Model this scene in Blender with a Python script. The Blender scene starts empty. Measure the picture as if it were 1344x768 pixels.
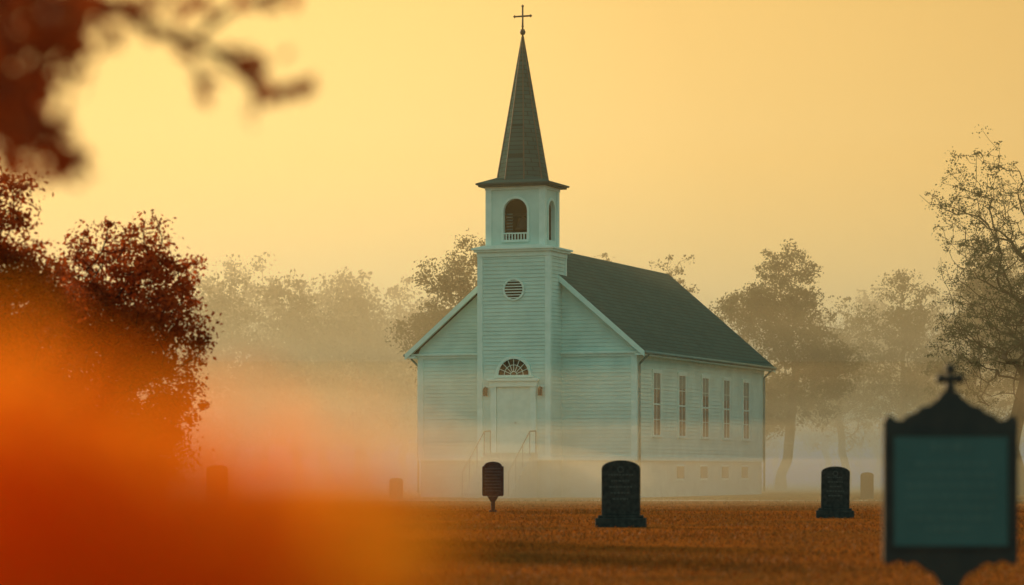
import bpy, math, random
import numpy as np
from mathutils import Vector, Matrix
S=bpy.context.scene
F=3800.0; CH=1.0
def W(px,py,d): return Vector(((px-672)/F*d, d, CH+(620-py)/F*d))

# ---------------- materials ----------------
def newmat(name):
    m=bpy.data.materials.new(name); m.use_nodes=True
    nt=m.node_tree; b=nt.nodes['Principled BSDF']; return m,nt,b
def mat(name,c1,c2=None,scale=4,rough=.7,bump=0,bscale=30,metal=0,detail=6,stretch=(1,1,1),spec=None):
    m,nt,b=newmat(name); N=nt.nodes; L=nt.links
    b.inputs['Roughness'].default_value=rough; b.inputs['Metallic'].default_value=metal
    if spec is not None: b.inputs['Specular IOR Level'].default_value=spec
    tc=N.new('ShaderNodeTexCoord'); mp=N.new('ShaderNodeMapping'); mp.inputs['Scale'].default_value=stretch
    L.new(tc.outputs['Object'],mp.inputs['Vector'])
    if c2 is None: c2=tuple(x*.8 for x in c1)
    n=N.new('ShaderNodeTexNoise'); n.inputs['Scale'].default_value=scale; n.inputs['Detail'].default_value=detail
    L.new(mp.outputs[0],n.inputs['Vector'])
    r=N.new('ShaderNodeValToRGB'); r.color_ramp.elements[0].position=.35; r.color_ramp.elements[1].position=.65
    r.color_ramp.elements[0].color=(*c1,1); r.color_ramp.elements[1].color=(*c2,1)
    L.new(n.outputs['Fac'],r.inputs[0]); L.new(r.outputs[0],b.inputs['Base Color'])
    if bump:
        n2=N.new('ShaderNodeTexNoise'); n2.inputs['Scale'].default_value=bscale; L.new(mp.outputs[0],n2.inputs['Vector'])
        bp=N.new('ShaderNodeBump'); bp.inputs['Strength'].default_value=bump; bp.inputs['Distance'].default_value=.02
        L.new(n2.outputs['Fac'],bp.inputs['Height']); L.new(bp.outputs[0],b.inputs['Normal'])
    return m
def leafmat(name,cols,trans=.5):
    m,nt,b=newmat(name); N=nt.nodes; L=nt.links
    g=N.new('ShaderNodeNewGeometry'); tc=N.new('ShaderNodeTexCoord')
    n=N.new('ShaderNodeTexNoise'); n.inputs['Scale'].default_value=.6; L.new(tc.outputs['Object'],n.inputs['Vector'])
    ma=N.new('ShaderNodeMath'); ma.operation='MULTIPLY_ADD'; ma.inputs[1].default_value=.55
    L.new(g.outputs['Random Per Island'],ma.inputs[0])
    mb=N.new('ShaderNodeMath'); mb.operation='MULTIPLY_ADD'; mb.inputs[1].default_value=1.6; mb.inputs[2].default_value=-.55
    L.new(n.outputs['Fac'],mb.inputs[0]); L.new(mb.outputs[0],ma.inputs[2])
    r=N.new('ShaderNodeValToRGB'); e=r.color_ramp.elements
    e[0].color=(*cols[0],1); e[1].color=(*cols[-1],1)
    for i,c in enumerate(cols[1:-1]):
        k=e.new((i+1)/(len(cols)-1)); k.color=(*c,1)
    L.new(ma.outputs[0],r.inputs[0]); L.new(r.outputs[0],b.inputs['Base Color'])
    b.inputs['Roughness'].default_value=.7; b.inputs['Specular IOR Level'].default_value=.1
    t=N.new('ShaderNodeBsdfTranslucent'); L.new(r.outputs[0],t.inputs['Color'])
    mx=N.new('ShaderNodeMixShader'); mx.inputs[0].default_value=trans
    L.new(b.outputs[0],mx.inputs[1]); L.new(t.outputs[0],mx.inputs[2])
    L.new(mx.outputs[0],N['Material Output'].inputs['Surface'])
    return m

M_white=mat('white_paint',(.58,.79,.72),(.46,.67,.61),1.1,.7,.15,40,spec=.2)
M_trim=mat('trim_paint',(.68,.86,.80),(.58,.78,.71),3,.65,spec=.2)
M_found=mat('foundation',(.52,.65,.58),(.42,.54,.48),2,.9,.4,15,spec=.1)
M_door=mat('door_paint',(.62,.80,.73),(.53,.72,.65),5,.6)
M_iron=mat('iron',(.02,.025,.025),(.035,.035,.03),8,.5,spec=.3)
M_glass=mat('window_glass',(.025,.05,.055),(.045,.08,.08),1.5,.2)
M_blind=mat('window_blind',(.16,.24,.22),(.12,.19,.18),4,.6)
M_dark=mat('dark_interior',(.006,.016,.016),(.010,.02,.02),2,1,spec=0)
M_stone=mat('granite',(.030,.032,.030),(.060,.060,.054),14,.8,.3,60,spec=.15)
M_stone2=mat('granite_carving',(.09,.095,.085),(.065,.07,.065),20,.8)
M_bronze=mat('bell_bronze',(.03,.03,.02),(.02,.02,.015),8,.7)
M_copper=mat('copper_ridge',(.15,.10,.07),(.09,.09,.07),5,.7,spec=.2)
M_signpanel=mat('sign_panel',(.040,.12,.120),(.030,.10,.10),3,.6)
M_signtext=mat('sign_lettering',(.062,.145,.14),(.052,.125,.12),3,.6)
M_bark=mat('bark',(.05,.037,.028),(.028,.022,.018),6,.95,.6,20,stretch=(1,1,.25),spec=.1)
M_step=mat('step_stone',(.42,.50,.45),(.34,.42,.38),4,.9)
# roof shingles
def roofmat():
    m,nt,b=newmat('roof_shingles'); N=nt.nodes; L=nt.links
    tc=N.new('ShaderNodeTexCoord'); sx=N.new('ShaderNodeSeparateXYZ'); cx=N.new('ShaderNodeCombineXYZ')
    L.new(tc.outputs['Object'],sx.inputs[0]); L.new(sx.outputs['Y'],cx.inputs['X']); L.new(sx.outputs['Z'],cx.inputs['Y'])
    br=N.new('ShaderNodeTexBrick'); br.inputs['Scale'].default_value=1
    br.inputs['Brick Width'].default_value=.4; br.inputs['Row Height'].default_value=.17; br.inputs['Mortar Size'].default_value=.015
    br.inputs['Color1'].default_value=(.024,.098,.098,1); br.inputs['Color2'].default_value=(.042,.122,.118,1); br.inputs['Mortar'].default_value=(.012,.046,.046,1)
    L.new(cx.outputs[0],br.inputs['Vector'])
    n=N.new('ShaderNodeTexNoise'); n.inputs['Scale'].default_value=.8; n.inputs['Detail'].default_value=8; L.new(tc.outputs['Object'],n.inputs['Vector'])
    mx=N.new('ShaderNodeMix'); mx.data_type='RGBA'; mx.blend_type='MULTIPLY'; mx.inputs[0].default_value=.6
    r=N.new('ShaderNodeValToRGB'); r.color_ramp.elements[0].color=(.5,.5,.5,1); r.color_ramp.elements[1].color=(1.3,1.3,1.3,1)
    L.new(n.outputs['Fac'],r.inputs[0]); L.new(br.outputs['Color'],mx.inputs[6]); L.new(r.outputs[0],mx.inputs[7])
    L.new(mx.outputs[2],b.inputs['Base Color']); b.inputs['Roughness'].default_value=.95; b.inputs['Specular IOR Level'].default_value=.05
    bp=N.new('ShaderNodeBump'); bp.inputs['Strength'].default_value=.5; bp.inputs['Distance'].default_value=.02
    L.new(br.outputs['Fac'],bp.inputs['Height']); bp.invert=True; L.new(bp.outputs[0],b.inputs['Normal'])
    return m
M_roof=roofmat()

# ---------------- mesh builder ----------------
class MB:
    def __init__(s): s.v=[]; s.f=[]
    def add(s,vs,fs):
        o=len(s.v); s.v+= [tuple(v) for v in vs]; s.f+=[tuple(i+o for i in f) for f in fs]
    def quad(s,a,b,c,d): s.add([a,b,c,d],[(0,1,2,3)])
    def box(s,x0,x1,y0,y1,z0,z1):
        s.add([(x0,y0,z0),(x1,y0,z0),(x1,y1,z0),(x0,y1,z0),(x0,y0,z1),(x1,y0,z1),(x1,y1,z1),(x0,y1,z1)],
              [(0,3,2,1),(4,5,6,7),(0,1,5,4),(1,2,6,5),(2,3,7,6),(3,0,4,7)])
    def tube(s,p0,p1,r0,r1=None,n=6):
        if r1 is None: r1=r0
        p0=Vector(p0);p1=Vector(p1); d=(p1-p0)
        if d.length<1e-6: return
        d.normalize(); a=d.orthogonal().normalized(); b=d.cross(a)
        vs=[]
        for p,r in((p0,r0),(p1,r1)):
            for i in range(n):
                t=2*math.pi*i/n; vs.append(p+a*math.cos(t)*r+b*math.sin(t)*r)
        fs=[(i,(i+1)%n,n+(i+1)%n,n+i) for i in range(n)]+[tuple(range(n))[::-1],tuple(range(n,2*n))]
        s.add(vs,fs)
    def prism(s,pts,y0,y1):  # pts (x,z) outline extruded along y
        n=len(pts); vs=[(x,y0,z) for x,z in pts]+[(x,y1,z) for x,z in pts]
        s.add(vs,[tuple(range(n)),tuple(range(2*n-1,n-1,-1))]+[(i,n+i,n+(i+1)%n,(i+1)%n) for i in range(n)])
    def lathe(s,prof,c,n=16):
        vs=[];fs=[]
        for r,z in prof:
            for i in range(n):
                t=2*math.pi*i/n; vs.append((c[0]+r*math.cos(t),c[1]+r*math.sin(t),c[2]+z))
        for k in range(len(prof)-1):
            for i in range(n): fs.append((k*n+i,k*n+(i+1)%n,(k+1)*n+(i+1)%n,(k+1)*n+i))
        s.add(vs,fs)
    def obj(s,name,m,parent=None,bevel=0,smooth=False,loc=None,rot=0):
        me=bpy.data.meshes.new(name); me.from_pydata(s.v,[],s.f); me.update()
        o=bpy.data.objects.new(name,me); S.collection.objects.link(o)
        for mm in (m if isinstance(m,list) else [m]): me.materials.append(mm)
        if parent: o.parent=parent
        if loc is not None: o.location=loc
        o.rotation_euler=(0,0,rot)
        if bevel:
            b=o.modifiers.new('bevel','BEVEL'); b.width=bevel; b.segments=2; b.limit_method='ANGLE'
        if smooth: me.shade_smooth()
        return o
def empty(name,loc,rot=0):
    e=bpy.data.objects.new(name,None); S.collection.objects.link(e); e.location=loc; e.rotation_euler=(0,0,rot); return e

# ---------------- church ----------------
TH=math.atan(1400/F)
HW=4.61; LN=18.9
r_=Vector((math.cos(TH),-math.sin(TH),0))
ORG=Vector((4.89,114,0))-r_*HW
church=empty('white_church',ORG,-TH)
EZ=5.8; RZ=10.15; OH=.44
SL=(RZ-EZ)/(HW+OH)   # roof slope (top surface)
FZ=1.55              # foundation top
# foundation
m=MB(); m.box(-HW+.05,HW-.05,.05,LN-.05,-.3,FZ); m.box(-1.47,1.47,-1.35,.05,-.3,FZ-.003); m.obj('foundation',M_found,church)
m=MB(); m.box(-HW-.05,HW+.05,-.05,LN+.05,FZ-.08,FZ+.09); m.box(-1.58,1.58,-1.46,-.052,FZ-.078,FZ+.088); m.obj('water_table',M_trim,church)
# clapboards
def clap(mb,o,d,nrm,z0,z1,fn,bh=.15,lip=.028):
    o=Vector(o); d=Vector(d); nrm=Vector(nrm); z=z0
    while z<z1-1e-4:
        zt=min(z+bh,z1); a0,b0=fn(z); a1,b1=fn(zt)
        if b0-a0<.02: break
        if b1<a1: a1=b1=(a1+b1)/2
        def P(t,zz,off): 
            q=o+d*t+nrm*off; return (q.x,q.y,zz)
        jit=random.uniform(-.004,.004)
        mb.quad(P(a0,z,lip+jit),P(b0,z,lip+jit),P(b1,zt,.002),P(a1,zt,.002))
        mb.quad(P(a0,z,.002),P(b0,z,.002),P(b0,z,lip+jit),P(a0,z,lip+jit))
        z=zt
random.seed(3)
m=MB()
gab=lambda z:(max(-HW,-(RZ-.25-z)/SL),min(HW,(RZ-.25-z)/SL))
clap(m,(0,0,0),(1,0,0),(0,-1,0),FZ+.09,RZ-.3,gab)
clap(m,(0,LN,0),(-1,0,0),(0,1,0),FZ+.09,RZ-.3,gab)
clap(m,(HW,0,0),(0,1,0),(1,0,0),FZ+.09,EZ,lambda z:(0,LN))
clap(m,(-HW,0,0),(0,1,0),(-1,0,0),FZ+.09,EZ,lambda z:(0,LN))
m.obj('nave_walls',M_white,church)
# corner boards, frieze
m=MB()
for sx in(-1,1):
    for y in(0,LN):
        sy=-1 if y==0 else 1
        xo=sx*(HW+.045); yo=y+sy*.045
        m.box(min(xo,xo-sx*.24),max(xo,xo-sx*.24),min(yo,yo-sy*.24),max(yo,yo-sy*.24),FZ+.091,EZ-.21)
m.box(-HW-.05,HW+.05,-.07,.1,EZ-.42+.21,EZ-.0)
m.box(HW-.1,HW+.05,.101,LN+.04,EZ-.32,EZ-.05); m.box(-HW-.05,-HW+.1,.101,LN+.04,EZ-.32,EZ-.05)
# pent cornice across the front
m.box(-HW-.3,HW+.3,-.16,-.071,EZ-.10,EZ-.02)
m.obj('corner_boards_and_frieze',M_trim,church)
# roof
m=MB(); y0=-.38; y1=LN+.4
for sx in(-1,1):
    xe=sx*(HW+OH)
    t=.10
    A=[(0,RZ),(xe,EZ),(xe,EZ-t),(0,RZ-t)]
    m.prism(A,y0,y1)
m.obj('roof',M_roof,church)
m=MB()
for sx in(-1,1):
    for (ya,yb) in((y0-.03,y0+.03),(y1-.03,y1+.03)):
        xe=sx*(HW+OH+.02)
        m.prism([(0,RZ-.02),(xe,EZ-.03),(xe,EZ-.26),(0,RZ-.29)],ya,yb)
    # soffit/eave box
    xe=sx*(HW+OH)
    m.box(min(sx*(HW+.052),xe),max(sx*(HW+.052),xe),y0+.04,y1-.04,EZ-.2,EZ-.12)
    m.prism([(0,RZ-.13),(sx*(HW+.3),EZ-.02),(sx*(HW+.3),EZ-.05),(0,RZ-.16)],y0+.032,-.03)
m.obj('rake_and_eave_trim',M_trim,church)
m=MB()
for sx in(-1,1):
    xe=sx*(HW+OH+.06); m.tube((xe,y0+.05,EZ-.08),(xe,y1-.05,EZ-.08),.065,n=8)
    for y in(.16,LN-.16):
        m.tube((xe,y,EZ-.12),(sx*(HW+.1),y,EZ-.5),.045,n=8); m.tube((sx*(HW+.1),y,EZ-.5),(sx*(HW+.1),y,.15),.045,n=8)
m.obj('gutters_and_downspouts',mat('gutter_metal',(.16,.28,.26),(.12,.20,.18),3,.6),church,smooth=True)
# side windows
mf=MB(); mg=MB(); mbk=MB()
for sx in(-1,1):
    for yc in(2.6,6.1,9.5,12.75,15.9):
        hw=.46; z0,z1=2.5,4.98; X=sx*(HW)
        def bx(mb,a,b,ya,yb,za,zb): mb.box(min(X+sx*a,X+sx*b),max(X+sx*a,X+sx*b),ya,yb,za,zb)
        bx(mf,.0,.06,yc-hw-.12,yc-hw,z0,z1); bx(mf,.0,.06,yc+hw,yc+hw+.12,z0,z1)
        bx(mf,.0,.08,yc-hw-.16,yc+hw+.16,z1,z1+.16); bx(mf,.0,.10,yc-hw-.18,yc+hw+.18,z0-.09,z0)
        bx(mg,.0,.034,yc-hw,yc+hw,z0,z1)
        zm=(z0+z1)/2
        bx(mf,.035,.05,yc-hw+.001,yc+hw-.001,zm-.03,zm+.03)
        bx(mf,.035,.043,yc-.012,yc+.012,z0+.01,zm-.03); bx(mf,.035,.043,yc-.012,yc+.012,zm+.03,z1-.01)
        for zz in(z0+.62,zm+.62): bx(mf,.035,.041,yc-hw+.002,yc+hw-.002,zz-.012,zz+.012)
        bx(mbk,.034,.0353,yc-hw+.01,yc+hw-.01,zm+random.uniform(.3,.8),z1-.01)
        if sx==1 and yc>5:
            bx(mg,.0,-.035,yc-.45,yc+.45,.75,1.25)
            bx(mf,-.05,-.02,yc-.53,yc+.53,.66,.75); bx(mf,-.05,-.02,yc-.53,yc+.53,1.25,1.32); bx(mf,-.05,-.02,yc-.02,yc+.02,.751,1.249)
mf.obj('window_frames',M_trim,church); mg.obj('window_panes',M_glass,church); mbk.obj('window_blinds',M_blind,church)

# tower
TW=1.49; TF=-1.4; TB=.5; TZ=9.78
m=MB()
clap(m,(0,TF,0),(1,0,0),(0,-1,0),FZ+.09,TZ-.1,lambda z:(-TW,TW))
clap(m,(TW,TF,0),(0,1,0),(1,0,0),FZ+.09,TZ-.1,lambda z:(0,TB-TF))
clap(m,(-TW,TF,0),(0,1,0),(-1,0,0),FZ+.09,TZ-.1,lambda z:(0,TB-TF))
clap(m,(0,TB,0),(-1,0,0),(0,1,0),EZ,TZ-.1,lambda z:(-TW,TW))
m.obj('tower_walls',M_white,church)
m=MB()
for sx in(-1,1):
    xo=sx*(TW+.045); m.box(min(xo,xo-sx*.22),max(xo,xo-sx*.22),TF-.045,TF+.18,FZ+.091,TZ-.25)
    m.box(min(xo,xo-sx*.1),max(xo,xo-sx*.1),TB-.12,TB+.04,EZ,TZ-.25)
m.box(-TW-.06,TW+.06,TF-.06,TB+.06,TZ-.25,TZ-.07)
m.box(-TW-.16,TW+.16,TF-.16,TB+.16,TZ-.07,TZ+.02)
m.box(-TW-.24,TW+.24,TF-.24,TB+.24,TZ+.02,TZ+.09)
m.obj('tower_trim',M_trim,church)
m=MB()
BW=1.2; BF=TF+.17; BB=BF+1.65; BZ0=TZ+.09; BZ1=12.38
m.prism([(-TW-.2,BZ0),(TW+.2,BZ0),(BW,BZ0+.1),(-BW,BZ0+.1)],TF-.2,TB+.2)
m.obj('tower_deck',M_trim,church)
# belfry with arched openings
def archwall(mb,c,d,n,half,z0,z1,ow,oz0,ozs,th=.14,seg=14):
    c=Vector((*c,0)); d=Vector((*d,0)); n=Vector((*n,0))
    def P(t,z,k): q=c+d*t+n*k; return (q.x,q.y,z)
    def slab(poly):
        k=len(poly); vs=[P(t,z,0) for t,z in poly]+[P(t,z,th) for t,z in poly]
        mb.add(vs,[tuple(range(k)),tuple(range(2*k-1,k-1,-1))]+[(i,k+i,k+(i+1)%k,(i+1)%k) for i in range(k)])
    slab([(-half,z0),(-ow,z0),(-ow,z1),(-half,z1)]); slab([(ow,z0),(half,z0),(half,z1),(ow,z1)])
    slab([(-ow,z0),(ow,z0),(ow,oz0),(-ow,oz0)])
    for i in range(seg):
        a=math.pi*i/seg; b=math.pi*(i+1)/seg
        xa,za=ow*math.cos(a),ozs+ow*math.sin(a); xb,zb=ow*math.cos(b),ozs+ow*math.sin(b)
        slab([(xa,za),(xa,z1),(xb,z1),(xb,zb)])
def archtrim(mb,c,d,n,ow,oz0,ozs,w=.09,pr=.045,seg=14,keys=True):
    c=Vector((*c,0)); d=Vector((*d,0)); n=Vector((*n,0))
    def P(t,z,k): q=c+d*t-n*k; return (q.x,q.y,z)
    def slab(poly):
        k=len(poly); vs=[P(t,z,-.0) for t,z in poly]+[P(t,z,pr) for t,z in poly]
        mb.add(vs,[tuple(range(k)),tuple(range(2*k-1,k-1,-1))]+[(i,k+i,k+(i+1)%k,(i+1)%k) for i in range(k)])
    if oz0<ozs:
        slab([(-ow-w,oz0),(-ow,oz0),(-ow,ozs),(-ow-w,ozs)]); slab([(ow,oz0),(ow+w,oz0),(ow+w,ozs),(ow,ozs)])
    for i in range(seg):
        a=math.pi*i/seg; b=math.pi*(i+1)/seg
        slab([(ow*math.cos(a),ozs+ow*math.sin(a)),((ow+w)*math.cos(a),ozs+(ow+w)*math.sin(a)),((ow+w)*math.cos(b),ozs+(ow+w)*math.sin(b)),(ow*math.cos(b),ozs+ow*math.sin(b))])
m=MB(); t=MB(); z0=BZ0+.1; yc=(BF+BB)/2
archwall(m,(0,BF),(1,0),(0,1),BW,z0,BZ1,.5,10.2,11.32)
archwall(m,(0,BB),(1,0),(0,-1),BW,z0,BZ1,.5,10.2,11.32)
hd=(BB-BF)/2-.141
for sx in(-1,1):
    archwall(m,(sx*BW,yc),(0,1),(-sx,0),hd,z0,BZ1,.38,10.2,11.40)
    archtrim(t,(sx*BW,yc),(0,1),(-sx,0),.38,10.2,11.40)
archtrim(t,(0,BF),(1,0),(0,1),.5,10.2,11.32)
m.obj('belfry_walls',M_white,church)
for sx in(-1,1):
    for y in(BF,BB):
        x0=sx*BW; sy=-1 if y==BF else 1
        t.box(min(x0-sx*.2,x0+sx*.05),max(x0-sx*.2,x0+sx*.05),min(y+sy*.05,y+sy*.002),max(y+sy*.05,y+sy*.002),z0,BZ1-.2)
        t.box(min(x0+sx*.002,x0+sx*.05),max(x0+sx*.002,x0+sx*.05),min(y,y-sy*.16),max(y,y-sy*.16),z0,BZ1-.2)
t.box(-BW-.07,BW+.07,BF-.07,BB+.07,BZ1-.2,BZ1-.08)
t.box(-.58,.58,BF-.09,BF-.001,10.10,10.19)
t.box(-.56,.56,BF-.06,BF-.02,10.42,10.47)
for i in range(9): x=-.5+i*.125; t.box(x-.02,x+.02,BF-.055,BF-.025,10.19,10.42)
t.obj('belfry_trim',M_trim,church)
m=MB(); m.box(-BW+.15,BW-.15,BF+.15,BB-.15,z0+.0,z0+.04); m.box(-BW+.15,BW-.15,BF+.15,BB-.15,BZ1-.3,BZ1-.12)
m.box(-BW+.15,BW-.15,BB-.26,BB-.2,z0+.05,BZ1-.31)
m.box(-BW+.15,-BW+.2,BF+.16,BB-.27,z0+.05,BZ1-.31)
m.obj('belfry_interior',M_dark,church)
m=MB(); m.lathe([(.02,.5),(.14,.48),(.2,.3),(.24,.1),(.34,0),(.30,.01),(.0,.3)],(0,yc,10.65),20); m.tube((-.9,yc,11.25),(.9,yc,11.25),.05)
m.tube((0,yc,11.12),(0,yc,11.25),.04); m.obj('bell',M_bronze,church,smooth=True)
m=MB()
for i in range(9):
    z=10.25+i*.12; m.add([(-.5,BF+.3,z),(-.24,BF+.3,z),(-.24,BF+.36,z+.05),(-.5,BF+.36,z+.05)],[(0,1,2,3)])
m.obj('belfry_louvers',M_blind,church)
# spire cornice, skirt, spire
m=MB()
m.box(-BW-.28,BW+.28,BF-.28,BB+.28,BZ1-.08,BZ1-.005); m.box(-BW-.36,BW+.36,BF-.36,BB+.36,BZ1-.005,BZ1+.06)
m.obj('spire_cornice',mat('cornice_dark',(.04,.09,.09),(.03,.065,.065),3,.8,spec=.1),church)
m=MB(); R=1.03; zt=18.35; zb=12.62
sk=[(-BW-.35,BF-.35),(BW+.35,BF-.35),(BW+.35,BB+.35),(-BW-.35,BB+.35)]
oc=[(R*math.cos(math.pi/8+i*math.pi/4),yc+R*math.sin(math.pi/8+i*math.pi/4)) for i in range(8)]
tp=[(-.8,yc-.8),(.8,yc-.8),(.8,yc+.8),(-.8,yc+.8)]
m.add([(x,y,BZ1+.062) for x,y in sk]+[(x,y,zb+.05) for x,y in tp],[(0,1,5,4),(1,2,6,5),(2,3,7,6),(3,0,4,7),(4,5,6,7)])
m.add([(x,y,zb-.06) for x,y in oc]+[(x*.03,yc+(y-yc)*.03,zt) for x,y in oc],[(i,(i+1)%8,8+(i+1)%8,8+i) for i in range(8)]+[tuple(range(8,16))])
m.obj('spire',M_roof,church)
m=MB()
for x,y in oc: m.tube((x,y,zb-.04),(x*.03,yc+(y-yc)*.03,zt),.028,.02,5)
m.obj('spire_ridges',M_copper,church)
m=MB(); m.tube((0,yc,zt-.1),(0,yc,19.55),.04,.035,8); m.lathe([(0,-.13),(.08,-.1),(.12,0),(.08,.1),(0,.13)],(0,yc,zt+.17),12); m.lathe([(0,-.06),(.06,0),(0,.06)],(0,yc,zt+.4),10)
m.tube((-.34,yc,19.15),(.34,yc,19.15),.035,n=8)
for c in((-.34,19.15),(.34,19.15),(0,19.55)): m.lathe([(0,-.07),(.065,0),(0,.07)],(c[0],yc,c[1]),8)
m.obj('steeple_cross',M_iron,church,smooth=True)
# round louver
m=MB(); zc=8.22; r=.45; n=28
for i in range(n):
    a=2*math.pi*i/n; b=2*math.pi*(i+1)/n
    pl=[(r*math.cos(a),zc+r*math.sin(a)),((r-.07)*math.cos(a),zc+(r-.07)*math.sin(a)),((r-.07)*math.cos(b),zc+(r-.07)*math.sin(b)),(r*math.cos(b),zc+r*math.sin(b))]
    m.prism(pl,TF-.075,TF)
for i in range(7):
    z=zc-.33+i*.11; w=math.sqrt(max(0,.385**2-(z-zc)**2)); m.box(-w,w,TF-.06,TF-.035,z-.018,z+.018)
m.obj('round_vent',M_trim,church)
m=MB(); m.prism([((r-.05)*math.cos(2*math.pi*i/n),zc+(r-.05)*math.sin(2*math.pi*i/n)) for i in range(n)],TF-.033,TF); m.obj('vent_backing',M_dark,church)
# fanlight
m=MB(); zf=4.84
m.prism([(.64*math.cos(math.pi*i/16),zf+.64*math.sin(math.pi*i/16)) for i in range(17)],TF-.035,TF); m.obj('fanlight_glass',M_dark,church)
m=MB(); archtrim(m,(0,TF),(1,0),(0,1),.64,zf,zf,w=.12,pr=.08)
for i in range(1,8):
    a=math.pi*i/8; m.tube((.12*math.cos(a),TF-.04,zf+.12*math.sin(a)),(.64*math.cos(a),TF-.04,zf+.64*math.sin(a)),.014,n=4)
for rr in(.14,.4):
    for i in range(12): a=math.pi*i/12;b=math.pi*(i+1)/12; m.tube((rr*math.cos(a),TF-.04,zf+rr*math.sin(a)),(rr*math.cos(b),TF-.04,zf+rr*math.sin(b)),.014,n=4)
m.box(-.8,.8,TF-.1,TF,zf-.1,zf)
m.box(-1.08,1.08,TF-.22,TF,zf-.24,zf-.14); m.box(-1.0,1.0,TF-.15,TF,zf-.46,zf-.24)
for sx in(-1,1): m.box(min(sx*.72,sx*.95),max(sx*.72,sx*.95),TF-.11,TF,1.78,zf-.46)
m.obj('door_surround',M_trim,church)
m=MB(); m.box(-.71,.71,TF-.04,TF,1.78,zf-.47)
for sx in(-1,1):
    for za,zb_ in((1.95,2.75),(2.95,3.9)):
        m.box(min(sx*.1,sx*.6),max(sx*.1,sx*.6),TF-.055,TF-.04,za,zb_)
    m.box(min(sx*.012,sx*.7),max(sx*.012,sx*.7),TF-.046,TF-.0401,1.8,4.3)
m.obj('door',M_door,church)
m=MB()
for sx in(-1,1):
    x=sx*1.15; m.box(x-.05,x+.05,TF-.12,TF-.03,4.3,4.36); m.box(x-.07,x+.07,TF-.24,TF-.1,4.02,4.3); m.lathe([(0,.1),(.1,0)],(x,TF-.17,4.3),8)
m.lathe([(0,-.03),(.03,0),(0,.03)],(.08,TF-.08,2.95),8)
m.obj('wall_lanterns',M_iron,church)
# steps
m=MB(); n=10; rise=1.75/n
m.box(-1.0,1.0,TF-.8,TF-.06,-.1,1.75)
for i in range(1,n): m.box(-1.0,1.0,TF-.8-i*.26,TF-.8-(i-1)*.26,-.1,1.75-i*rise)
m.obj('entry_steps',M_step,church)
m=MB()
for sx in(-1,1):
    x=sx*.95; y_=TF-.8; top=(x,y_,2.6); bot=(x,y_-2.4,1.0)
    m.tube((x,TF-.1,2.63),top,.025); m.tube(top,bot,.025)
    for k in range(4):
        f=k/3; m.tube((x,y_-2.4*f,2.6-1.6*f),(x,y_-2.4*f,1.7-1.6*f),.016)
    m.tube((x,TF-.1,2.63),(x,TF-.1,1.75),.02)
m.obj('handrails',mat('rail_metal',(.12,.18,.16),(.08,.12,.11),5,.6),church)

# ---------------- gravestones ----------------
def arch_outline(w,h,style,n=14):
    hw=w/2; pts=[(-hw,0),(hw,0)]
    sh=h-w*.22
    for i in range(n+1):
        a=math.pi*i/n; pts.append((hw*math.cos(a),sh+(h-sh)*math.sin(a)))
    return pts
def stone(px,py,d,w,h,pw,ph,style='round',rot=0,name='gravestone',panel=True,tilt=0):
    p=W(px,py,d); e=empty(name,(p.x,p.y,0),rot); e.rotation_euler=(0,tilt,rot)
    if pw:
        m=MB(); m.box(-pw/2,pw/2,-.2,.2,-.05,ph); m.obj('plinth',M_stone,e,bevel=.02)
        m=MB(); m.box(-pw/2+.05,pw/2-.05,-.16,.16,ph,ph+.05); m.obj('plinth_step',M_stone,e,bevel=.01)
        b=ph+.05
    else: b=-.05
    m=MB(); m.prism([(x,z+b) for x,z in arch_outline(w,h-b,style)],-.09,.09); m.obj('headstone',M_stone,e,bevel=.014)
    if panel:
        m=MB(); random.seed(int(px))
        for r in range(5):
            z=b+(h-b)*(.72-.11*r); ww=w*random.uniform(.18,.34)
            x=-ww
            while x<ww-.02:
                lw=random.uniform(.02,.06); m.box(x,min(x+lw,ww),-.0935,-.09,z,z+.03); x+=lw+.015
        for i in range(10):
            a=2*math.pi*i/10; m.box(.05*math.cos(a)-.012,.05*math.cos(a)+.012,-.094,-.09,h*.86+.05*math.sin(a)-.012,h*.86+.05*math.sin(a)+.012)
        m.obj('inscription',M_stone2,e)
    return e
stone(815,692,52.8,.70,1.22,.92,.17,rot=-.1)
stone(1096,680,63.3,.62,1.13,.82,.17,rot=-.15,tilt=.012)
stone(1138,655,108,.48,1.0,0,0,rot=-.2,panel=False)
stone(285,650,95,.70,1.25,.85,.15,rot=.1,panel=False)
stone(520,652,106,.5,.8,0,0,panel=False)
stone(205,655,98,.5,.9,0,0,rot=.3,panel=False)

# small plaque sign
p=W(647,672,73); e=empty('plaque_sign',(p.x,p.y,0),-.08)
m=MB(); o=[(-.25,.40),(.25,.40),(.27,.44),(.27,1.14)]+[(.22*math.cos(math.pi*i/10),1.17+.10*math.sin(math.pi*i/10)) for i in range(11)]+[(-.27,1.14),(-.27,.44)]
m.prism(o,-.035,.035); m.obj('plaque',M_stone,e,bevel=.01)
m=MB(); m.tube((0,0,-.1),(0,0,.36),.055,n=10); m.prism([(-.05,.25),(.05,.25),(.14,.398),(-.14,.398)],-.05,.05); m.tube((0,0,-.05),(0,0,.05),.1,n=10); m.obj('post',M_stone,e)
m=MB(); random.seed(5)
for r in range(8):
    x=-.2; z=1.08-.08*r
    while x<.19: lw=random.uniform(.02,.06); m.box(x,min(x+lw,.2),-.038,-.035,z,z+.03); x+=lw+.015
m.obj('lettering',M_stone2,e)

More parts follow.
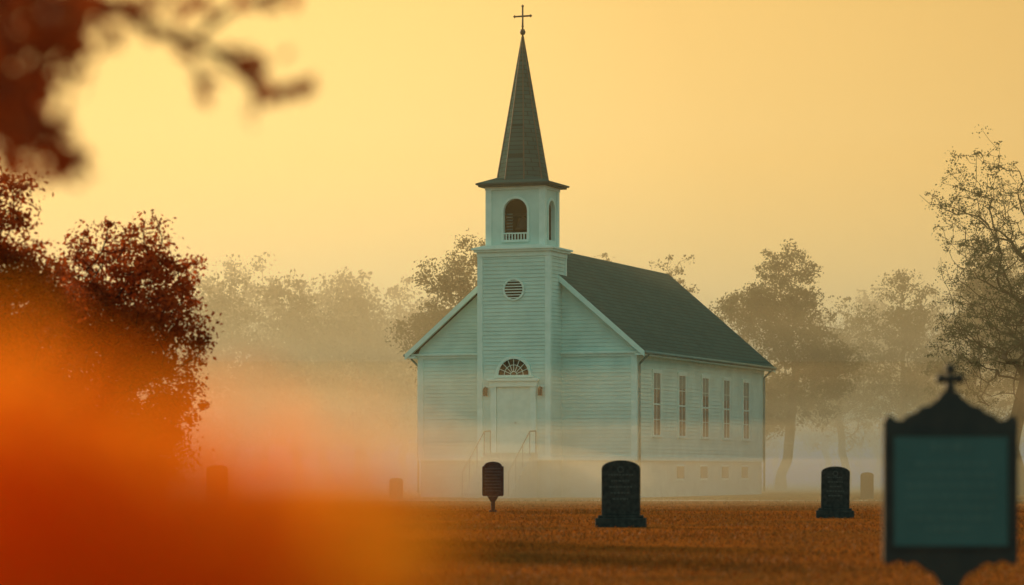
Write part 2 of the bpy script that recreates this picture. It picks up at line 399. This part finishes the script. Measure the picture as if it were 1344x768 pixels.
# big foreground sign
d=17.5; k=d/F; p=W(1247,620,d); e=empty('historical_marker_sign',(p.x,p.y,0),0)
def half2full(h): return [(x*k,CH+(620-y)*k) for x,y in h]+[(-x*k,CH+(620-y)*k) for x,y in reversed(h) if x>0]
half=[(0,513),(10,514),(18,524),(28,532),(38,534),(46,541),(58,546),(64,552),(72,551),(78,545),(84,546),(88,553),(88,738),(82,742),(74,738),(66,736),(58,742),(50,738),(42,741),(34,748),(22,754),(15,764),(12,776),(0,776)]
m=MB(); m.prism(half2full(half)[::-1],-.03,.03); m.obj('sign_frame',M_iron,e,bevel=.006)
m=MB(); x0,x1,za,zb_=-75*k,75*k,CH+(620-716)*k,CH+(620-572)*k
m.box(x0,x1,-.036,-.031,za,zb_); m.obj('sign_panel',M_signpanel,e)
m=MB()
m.box(x0-.02,x0,-.045,-.031,za-.02,zb_+.02); m.box(x1,x1+.02,-.045,-.031,za-.02,zb_+.02); m.box(x0,x1,-.045,-.031,za-.02,za); m.box(x0,x1,-.045,-.031,zb_,zb_+.02)
m.obj('panel_border',M_iron,e)
m=MB(); random.seed(9)
for r in range(8):
    w=[.12,.22,.26,.27,.27,.26,.25,.15][r]; z=zb_-.09-.065*r-(.03 if r>0 else 0); x=-w
    while x<w-.01: lw=random.uniform(.015,.06); m.box(x,min(x+lw,w),-.039,-.036,z,z+(.03 if r else .05)); x+=lw+.014
m.obj('lettering',M_signtext,e)
m=MB(); zc=lambda y:CH+(620-y)*k
m.tube((0,0,zc(516)),(0,0,zc(484)),.024,.018,8)
for c in((-12,497),(12,497),(0,484),(0,509)): m.lathe([(0,-.036),(.028,-.02),(.036,0),(.028,.02),(0,.036)],(c[0]*k,0,zc(c[1])),10)
m.tube((-11*k,0,zc(497)),(11*k,0,zc(497)),.024,n=8)
m.obj('cross_finial',M_iron,e,smooth=True)
m=MB(); m.tube((0,0,-.1),(0,0,zc(776)+.02),.045,n=14); m.lathe([(.045,.03),(.08,0),(.08,-.03),(.05,-.06)],(0,0,zc(774)),14); m.lathe([(.1,0),(.09,.06),(.045,.1)],(0,0,0),14); m.obj('post',M_iron,e,smooth=True)

# ---------------- trees ----------------
def leaf_quads(C,size,rng,squash=1.0):
    n=len(C); a=rng.normal(size=(n,3)); a/=np.linalg.norm(a,axis=1)[:,None]
    b=rng.normal(size=(n,3)); b-= (b*a).sum(1)[:,None]*a; b/=np.linalg.norm(b,axis=1)[:,None]
    s=(size*rng.uniform(.6,1.3,n))[:,None]
    nrm=np.cross(a,b)
    v=np.stack([C-a*s*.5, C+b*s*.3+nrm*s*.08, C+a*s*.5, C-b*s*.3+nrm*s*.08],1).reshape(-1,3)
    f=np.arange(4*n).reshape(-1,4)
    return v,f
def make_obj(name,parts,loc=(0,0,0),rot=0,sc=1):
    vs=[];fs=[];mi=[];off=0;mats=[]
    for v,f,mt in parts:
        vs.append(np.asarray(v,dtype=float)); 
        fs+= [tuple(int(i)+off for i in q) for q in f]
        if mt not in mats: mats.append(mt)
        mi+=[mats.index(mt)]*len(f); off+=len(v)
    me=bpy.data.meshes.new(name); me.from_pydata(np.concatenate(vs).tolist(),[],fs)
    for mt in mats: me.materials.append(mt)
    me.polygons.foreach_set('material_index',mi); me.update()
    o=bpy.data.objects.new(name,me); S.collection.objects.link(o); o.location=loc; o.rotation_euler=(0,0,rot); o.scale=(sc,)*3
    return o
def tree_parts(seed,H,trunkfrac,lobes,npts,lpp,leaf,clump,leafm,r0=.012,trunkr=None,base=(0,0,0),bare=0.0):
    rng=np.random.default_rng(seed); 
    vol=np.array([l[3]*l[4]*l[5] for l in lobes])**.6; vol/=vol.sum()
    pts=[]
    while len(pts)<npts:
        l=lobes[rng.choice(len(lobes),p=vol)]
        q=rng.normal(size=3); q/=np.linalg.norm(q); rr=rng.uniform(0.1,1.25)**.45
        p=np.array(l[:3])+q*rr*np.array(l[3:])
        if p[2]>H*trunkfrac*.55 and p[2]<H*.985: pts.append(p)
    pts=np.array(pts)
    nodes=[np.array([0,0,0.])]; par=[-1]; nt=10
    topz=H*.62; wob=np.cumsum(rng.normal(0,.012*H,(nt,2)),0)
    for i in range(1,nt+1):
        nodes.append(np.array([wob[i-1][0],wob[i-1][1],topz*i/nt])); par.append(len(nodes)-2)
    order=np.argsort(np.hypot(pts[:,0],pts[:,1])+ .3*np.abs(pts[:,2]-H*.5))
    ends=[]
    for j in order:
        p=pts[j]; A=np.array(nodes); dd=np.linalg.norm(A-p,axis=1); dz=A[:,2]-p[2]
        cost=dd+np.where(dz>-.25*dd,1.2*(dz+.25*dd),0)+np.where(A[:,2]<H*trunkfrac*.6,100,0)
        i=int(np.argmin(cost)); a=nodes[i]; L=dd[i]
        ns=max(1,min(4,int(L/ (H*.05))+1)); prev=i
        sag=rng.normal(0,.07*L,3)
        for s in range(1,ns+1):
            f=s/ns; q=a+(p-a)*f+sag*math.sin(math.pi*f)+np.array([0,0,-.06*L*math.sin(math.pi*f)])
            nodes.append(q); par.append(prev); prev=len(nodes)-1
        ends.append(prev)
    n=len(nodes); acc=np.zeros(n); ch=np.zeros(n,int)
    for q in par: 
        if q>=0: ch[q]+=1
    for i in range(n-1,-1,-1):
        if ch[i]==0: acc[i]=r0**2.2
        if par[i]>=0: acc[par[i]]+=acc[i]
    rad=acc**(1/2.2)
    if trunkr: 
        sc=trunkr/rad[0]; rad=np.where(rad>r0*1.5,rad*sc**(np.log(rad/r0+1e-9)/np.log(rad[0]/r0)),rad)
    mb=MB()
    for i in range(1,n):
        q=par[i]; ra=rad[q] if q<=nt and i<=nt else min(rad[q],rad[i]*1.35); 
        if i==1: ra*=1.4
        mb.tube(nodes[q],nodes[i],ra,rad[i],7 if rad[i]>.08 else (4 if rad[i]>.025 else 3))
    parts=[(np.array(mb.v)+np.array(base),mb.f,M_bark)]
    E=np.array([nodes[i] for i in ends])
    keep=rng.random(len(E))>=bare; E=E[keep]
    if lpp and len(E):
        cs=clump*rng.uniform(.45,1.4,len(E))
        k=np.repeat(np.arange(len(E)),lpp)
        g=rng.normal(size=(len(k),3)); g/=np.linalg.norm(g,axis=1)[:,None]; g*= (rng.random(len(k))**.6)[:,None]
        C=E[k]+g*cs[k][:,None]*np.array([1,1,.7])
        C=C[C[:,2]>.1]
        v,f=leaf_quads(C,leaf,rng); parts.append((v+np.array(base),f,leafm))
    return parts
def lobes_for(seed,H,R,zc,rz,n=9,core=.62):
    rng=np.random.default_rng(seed); L=[(rng.normal()*R*.1,0,zc,R*core,R*core,rz*core)]
    # one lobe sets the top
    L.append((rng.normal()*R*.15,0,zc+rz*.62,R*.42,R*.42,rz*.36))
    for i in range(n):
        a=2*math.pi*(i+rng.uniform(-.4,.4))/n*1.618*2; e=rng.uniform(-1.0,.9); q=rng.uniform(.5,.8)
        c=(R*q*math.cos(a)*math.cos(e),R*q*math.sin(a)*math.cos(e),zc+rz*q*math.sin(e)); s=rng.uniform(.2,.42)
        L.append((*c,R*s*rng.uniform(.9,1.4),R*s,rz*s*rng.uniform(.6,1)))
    return L
LM_red=leafmat('maple_leaves',[(.14,.030,.012),(.34,.062,.016),(.56,.11,.022)],.5)
LM_green=leafmat('misty_leaves',[(.03,.045,.028),(.055,.075,.040),(.09,.10,.05)],.3)
LM_far=leafmat('far_leaves',[(.045,.060,.036),(.07,.085,.048)],.3)
def tree(name,px,top,d,Rpx,seed,leafm,npts=420,lpp=34,leaf=.2,clump=.7,trunkfrac=.15,rzf=.44,zcf=.53,bare=0,r0=.014,trunkr=None,n=10):
    H=(620-top)/F*d+CH; R=Rpx/F*d; X=(px-672)/F*d
    parts=tree_parts(seed,H,trunkfrac,lobes_for(seed,H,R,H*zcf,H*rzf,n),npts,lpp,leaf,clump,leafm,r0,trunkr or H*.02,bare=bare)
    return make_obj(name,parts,(X,d,0),0)
# near red maples on the left
tree('maple_tree',120,252,48,178,11,LM_red,1300,54,.08,.34,.02,.48,.46,n=20,r0=.008)
tree('maple_tree',-35,192,44,155,12,LM_red,850,50,.08,.34,.02,.47,.48,n=14,r0=.008)
# trees near church
tree('oak_tree',598,288,155,82,21,LM_green,600,46,.17,.65,.12)
tree('oak_tree',797,314,172,28,22,LM_green,140,24,.18,.5,.3,bare=.2)
tree('oak_tree',884,312,168,60,23,LM_green,320,28,.18,.5,.3,bare=.15)
tree('oak_tree',1024,310,160,98,24,LM_green,860,44,.17,.6,.08)
tree('oak_tree',1192,334,172,84,25,LM_green,520,34,.18,.6,.08,bare=.1)
tree('oak_tree',1110,380,180,75,28,LM_green,340,26,.2,.6,.1,bare=.1)
tree('oak_tree',1345,160,128,136,26,LM_green,1500,22,.10,.36,.12,rzf=.43,zcf=.55,bare=.12,r0=.010,n=16)
tree('oak_tree',1290,292,158,90,27,LM_green,560,38,.18,.6,.06)
tree('oak_tree',1385,275,148,90,29,LM_green,480,34,.18,.6,.06)
# distant line of trees (one object)
parts=[]; rng=random.Random(4)
spec=[(268,340,205,80),(345,323,212,104),(432,336,208,88),(478,348,222,90),(525,358,215,84),(575,365,230,90),(205,360,220,90),(390,348,190,90),(300,352,185,85),
      (140,380,225,90),(60,380,220,90),(470,365,195,85),(235,370,240,120),(420,375,245,130),(340,370,240,130),
      (1080,395,230,90),(1150,370,225,90),(1240,350,215,90),(1290,370,220,90),(960,420,235,90),(1020,440,245,120),(1180,430,245,130),(640,420,240,90),(-30,360,220,110),(1380,330,220,110)]
for i,(px,top,d,Rpx) in enumerate(spec):
    H=(620-top)/F*d+CH; R=Rpx/F*d
    parts+=tree_parts(100+i,H,.06,lobes_for(100+i,H,R,H*.5,H*.48,9),300,38,.29,1.1,LM_far,.016,H*.018,base=((px-672)/F*d,d,0),bare=.03)
make_obj('distant_trees',parts)

# overhanging out-of-focus branch, top left, from a tree outside the frame
mb=MB(); rngn=np.random.default_rng(7); C=[]
D0=6.6
def chain(pts,ra,rb):
    P=[W(x,y,D0*(1+dz)) for x,y,dz in pts]
    for i in range(len(P)-1):
        f0=i/(len(P)-1); f1=(i+1)/(len(P)-1); mb.tube(P[i],P[i+1],ra+(rb-ra)*f0,ra+(rb-ra)*f1,7)
    return P
tx=W(-760,620,D0).x
mb.tube((tx,D0,-.1),(tx+.05,D0,.4),.24,.17,12); mb.tube((tx+.05,D0,.4),(tx+.02,D0,1.9),.17,.13,12); mb.tube((tx+.02,D0,1.9),(tx-.1,D0,4.5),.13,.07,12)
chain([(-750,180,0),(-400,60,0),(-100,-20,0),(40,-5,.01),(150,10,.02)],.05,.018)
chain([(150,10,.02),(200,40,.02),(255,52,.02),(300,85,.02),(340,118,.02),(400,122,.02)],.014,.007)
chain([(255,52,.02),(300,15,.0),(345,-5,0),(390,-20,0)],.010,.005)
chain([(250,55,.02),(285,68,.02),(330,62,.02)],.008,.004)
chain([(230,50,.02),(262,95,.02),(262,120,.03)],.008,.004)
chain([(330,112,.02),(338,140,.02)],.007,.004); chain([(365,122,.02),(405,104,.02)],.006,.003)
chain([(-100,-20,0),(-20,60,0),(30,120,0),(55,170,0),(88,225,0)],.022,.006)
chain([(-20,60,0),(60,60,0),(110,60,0)],.012,.004); chain([(-100,-20,0),(-80,120,0),(-20,200,0)],.015,.005)
def lf(cx,cy,sx,sy,n,dz=.06):
    for _ in range(n): C.append(W(cx+rngn.normal()*sx,cy+rngn.normal()*sy,D0*(1+rngn.normal()*dz)))
lf(5,60,44,48,430); lf(14,150,28,36,240); lf(42,190,22,20,70); lf(90,220,12,14,28,.02); lf(80,42,28,28,120); lf(140,14,38,16,75); lf(215,8,45,12,24); lf(-120,60,80,80,300)
lf(262,110,7,12,9,.02); lf(338,130,9,12,9,.02); lf(388,118,18,5,10,.02); lf(305,85,30,12,14,.02); lf(350,0,26,8,12,.02); lf(225,45,26,10,12,.02); lf(-400,-50,200,120,500)
v,f=leaf_quads(np.array([tuple(c) for c in C]),.055,rngn)
LM_br=leafmat('branch_leaves',[(.16,.030,.009),(.30,.055,.012),(.44,.09,.018)],.4)
make_obj('autumn_maple_tree',[(np.array(mb.v),mb.f,M_bark),(v,f,LM_br)])

# out-of-focus orange bush close to the camera, lower left
rng2=np.random.default_rng(17)
LM_or=leafmat('bush_leaves',[(.93,.11,.004),(.96,.21,.009),(.97,.36,.020)],.72)
LM_hot=leafmat('bush_leaves_hotspot',[(.97,.42,.02),(.98,.55,.04)],.75)  # bright hotspot in the bush, put into a lighter, yellower leaf colour
C=[]; mb=MB()
def prob(px,py):
    top=np.interp(px,[-400,0,100,200,300,420,540,620],[455,495,520,570,610,632,645,665])
    t=(py-top)/170.0
    p=np.clip(.5+t*.9,0,1)**1.7 if t>-.55 else 0
    if px>500: p*=max(0,1-(px-500)/90)
    return float(p)*.9
n=0
while n<2300:
    px=rng2.uniform(-230,590); d=rng2.uniform(1.15,1.5); py=rng2.uniform(390,880)
    if rng2.random()<prob(px,py): C.append(tuple(W(px,py,d))); n+=1
n=0
while n<600:
    px=rng2.uniform(-250,560); d=rng2.uniform(1.15,1.5); py=rng2.uniform(870,2600); p=W(px,py,d)
    if p.z>.1: C.append(tuple(p)); n+=1
C=np.array(C)
v,f=leaf_quads(C,.026,rng2)
C2=np.array([tuple(W(508+rng2.normal()*16,712+rng2.normal()*16,rng2.uniform(1.75,2.1))) for _ in range(40)]+[tuple(W(503+rng2.normal()*26,715+rng2.normal()*26,rng2.uniform(1.0,1.12))) for _ in range(80)])
v2,f2=leaf_quads(C2,.024,rng2)
for i in range(50):
    px=rng2.uniform(-250,500); d=rng2.uniform(1.15,1.5); tp=W(px,rng2.uniform(680,800),d); b=Vector((tp.x*.7-.1,d,0)); mid=(tp+b)/2+Vector((rng2.normal()*.03,rng2.normal()*.03,0))
    mb.tube(b,mid,.004,.003,5); mb.tube(mid,tp,.003,.001,5)
make_obj('orange_bush',[(np.array(mb.v),mb.f,M_bark),(v,f,LM_or),(v2,f2,LM_hot)])

# ---------------- ground ----------------
def groundmat():
    m,nt,b=newmat('autumn_ground'); N=nt.nodes; L=nt.links
    tc=N.new('ShaderNodeTexCoord'); n=N.new('ShaderNodeTexNoise'); n.inputs['Scale'].default_value=.16; n.inputs['Detail'].default_value=10; n.inputs['Roughness'].default_value=.65
    L.new(tc.outputs['Object'],n.inputs['Vector'])
    r=N.new('ShaderNodeValToRGB'); e=r.color_ramp.elements; e[0].position=.32; e[0].color=(.12,.064,.018,1); e[1].position=.7; e[1].color=(.38,.105,.016,1)
    k=e.new(.5); k.color=(.26,.082,.017,1)
    L.new(n.outputs['Fac'],r.inputs[0]); L.new(r.outputs[0],b.inputs['Base Color']); b.inputs['Roughness'].default_value=1; b.inputs['Specular IOR Level'].default_value=0
    n2=N.new('ShaderNodeTexNoise'); n2.inputs['Scale'].default_value=9; n2.inputs['Detail'].default_value=8; L.new(tc.outputs['Object'],n2.inputs['Vector'])
    bp=N.new('ShaderNodeBump'); bp.inputs['Strength'].default_value=.6; bp.inputs['Distance'].default_value=.05; L.new(n2.outputs['Fac'],bp.inputs['Height']); L.new(bp.outputs[0],b.inputs['Normal'])
    return m
m=MB(); m.quad((-2500,-500,0),(2500,-500,0),(2500,4500,0),(-2500,4500,0)); m.obj('ground',groundmat())
m=MB(); N_=40
for i in range(N_):
    x0=-60+i*3.2; x1=x0+3.2; w=lambda x:103+.6*math.sin(x*.11)-.25*x*.3
    m.quad((x0,w(x0)-1.6,.004),(x1,w(x1)-1.6,.004),(x1,w(x1)+1.6,.004),(x0,w(x0)+1.6,.004))
m.obj('gravel_path',mat('gravel',(.42,.34,.24),(.3,.25,.18),6,.95,.5,40))
rg=np.random.default_rng(5); n=90000
y=24+ (rg.random(n)**1.3)*88; x=(rg.random(n)*2-1)*y*.2
h=rg.uniform(.015,.055,n)*(1+ .6*np.sin(x*.7)*np.sin(y*.45)); w=rg.uniform(.005,.012,n)*(y/30)**.5; a=rg.uniform(0,math.pi,n)
dx=np.cos(a)*w; dy=np.sin(a)*w; lx=rg.normal(0,.025,n); ly=rg.normal(0,.025,n)
v=np.stack([np.stack([x-dx,y-dy,0*x],1),np.stack([x+dx,y+dy,0*x],1),np.stack([x+lx,y+ly,h],1)],1).reshape(-1,3)
LM_grass=leafmat('grass_blades',[(.13,.068,.018),(.21,.076,.016),(.30,.092,.016)],.25)
make_obj('grass',[(v,np.arange(3*n).reshape(-1,3),LM_grass)])
n=4000; y=24+(rg.random(n)**1.2)*80; x=(rg.random(n)*2-1)*y*.2
v,f=leaf_quads(np.stack([x,y,rg.uniform(.01,.03,n)],1),.05,rg)
make_obj('fallen_leaves',[(v,f,leafmat('fallen_leaf',[(.20,.06,.014),(.28,.08,.015),(.38,.11,.02)],.2))])

# ---------------- fog ----------------
def volmat(name,dens,col,g):
    mt=bpy.data.materials.new(name+'_vol'); mt.use_nodes=True; nt=mt.node_tree; nt.nodes.clear()
    o=nt.nodes.new('ShaderNodeOutputMaterial'); s=nt.nodes.new('ShaderNodeVolumeScatter')
    s.inputs['Color'].default_value=(*col,1); s.inputs['Density'].default_value=dens; s.inputs['Anisotropy'].default_value=g
    nt.links.new(s.outputs[0],o.inputs['Volume']); return mt
def fog(name,x0,x1,y0,y1,z0,z1,dens,col=(1,.74,.40),g=.4):
    m=MB(); m.box(x0,x1,y0,y1,z0,z1); return m.obj(name,volmat(name,dens,col,g))
fog('haze',-160,160,94,330,-1,40,.0036,(.95,.80,.46))
fog('ground_fog',-150,150,74,320,-.9,1.4,.009)
fog('ground_fog',-149,149,84,319,-.85,2.6,.009)
fog('ground_fog',-148,148,94,318,-.8,4.6,.008)
fog('fog_bank',-146,146,134,316,-.7,9,.008)
fog('fog_bank',-145,145,138,315,-.65,16,.010)
# drifting fog patches
def puff(px,py,d,rx,ry,rz,dens):
    p=W(px,py,d); bpy.ops.mesh.primitive_uv_sphere_add(segments=40,ring_count=20,location=p)
    o=bpy.context.object; o.name='fog_patch'; o.scale=(rx,ry,rz); o.data.materials.append(volmat('fog_patch',dens,(1,.74,.40),.4))
puff(380,600,106,8,5,2.6,.025)
puff(640,628,102,6,4,1.3,.06)

# ---------------- light ----------------
SAZ=math.radians(-38); SEL=math.radians(17)
sd=Vector((math.sin(SAZ)*math.cos(SEL),math.cos(SAZ)*math.cos(SEL),math.sin(SEL)))
sun=bpy.data.lights.new('sun','SUN'); sun.energy=4.8; sun.angle=math.radians(3); sun.color=(1,.70,.38)
so=bpy.data.objects.new('sun',sun); S.collection.objects.link(so); so.rotation_euler=(-sd).to_track_quat('-Z','Y').to_euler(); so.location=sd*50
wd=bpy.data.worlds.new('World'); S.world=wd; wd.use_nodes=True; nt=wd.node_tree; N=nt.nodes; L=nt.links; N.clear()
out=N.new('ShaderNodeOutputWorld'); sky=N.new('ShaderNodeTexSky'); sky.sky_type='NISHITA'; sky.sun_disc=False
sky.sun_elevation=SEL; sky.sun_rotation=SAZ; sky.dust_density=4; sky.air_density=1.5
b1=N.new('ShaderNodeBackground'); b1.inputs['Strength'].default_value=.05
mt_=N.new('ShaderNodeMix'); mt_.data_type='RGBA'; mt_.blend_type='MULTIPLY'; mt_.inputs[0].default_value=1; mt_.inputs[7].default_value=(1,.66,.27,1)
L.new(sky.outputs[0],mt_.inputs[6]); L.new(mt_.outputs[2],b1.inputs['Color'])
tc=N.new('ShaderNodeTexCoord'); 
def dotn(v):
    n=N.new('ShaderNodeVectorMath'); n.operation='DOT_PRODUCT'; L.new(tc.outputs['Generated'],n.inputs[0]); n.inputs[1].default_value=v; return n.outputs['Value']
fr=Vector((math.sin(math.radians(-3)),math.cos(math.radians(-3)),0.09)).normalized()
dv=dotn(fr)
r=N.new('ShaderNodeValToRGB'); mr=N.new('ShaderNodeMapRange'); mr.inputs['From Min'].default_value=-1; mr.inputs['From Max'].default_value=1; L.new(dv,mr.inputs['Value']); L.new(mr.outputs[0],r.inputs[0])
e=r.color_ramp.elements; e[0].position=0; e[0].color=(.22,.47,.44,1); e[1].position=1; e[1].color=(.84,.54,.14,1)
for pos,c in((.55,(.21,.38,.35)),(.80,(.36,.36,.22)),(.95,(.54,.30,.07)),(.985,(.56,.29,.06)),(.996,(.67,.39,.09))):
    k_=e.new(pos); k_.color=(*c,1)
b2=N.new('ShaderNodeBackground'); b2.inputs['Strength'].default_value=.92; L.new(r.outputs[0],b2.inputs['Color'])
ad=N.new('ShaderNodeAddShader'); L.new(b1.outputs[0],ad.inputs[0]); L.new(b2.outputs[0],ad.inputs[1]); L.new(ad.outputs[0],out.inputs['Surface'])

# ---------------- camera ----------------
cam=bpy.data.cameras.new('camera'); co=bpy.data.objects.new('camera',cam); S.collection.objects.link(co); S.camera=co
co.location=(0,0,CH); co.rotation_euler=(math.radians(90),0,0)
cam.sensor_width=36; cam.lens=36*F/1344; cam.shift_y=236/1344; cam.clip_end=6000; cam.clip_start=.05
cam.dof.use_dof=True; cam.dof.focus_distance=104; cam.dof.aperture_fstop=(cam.lens/1000)/.06
S.view_settings.view_transform='Standard'; S.view_settings.look='None'; S.view_settings.exposure=0
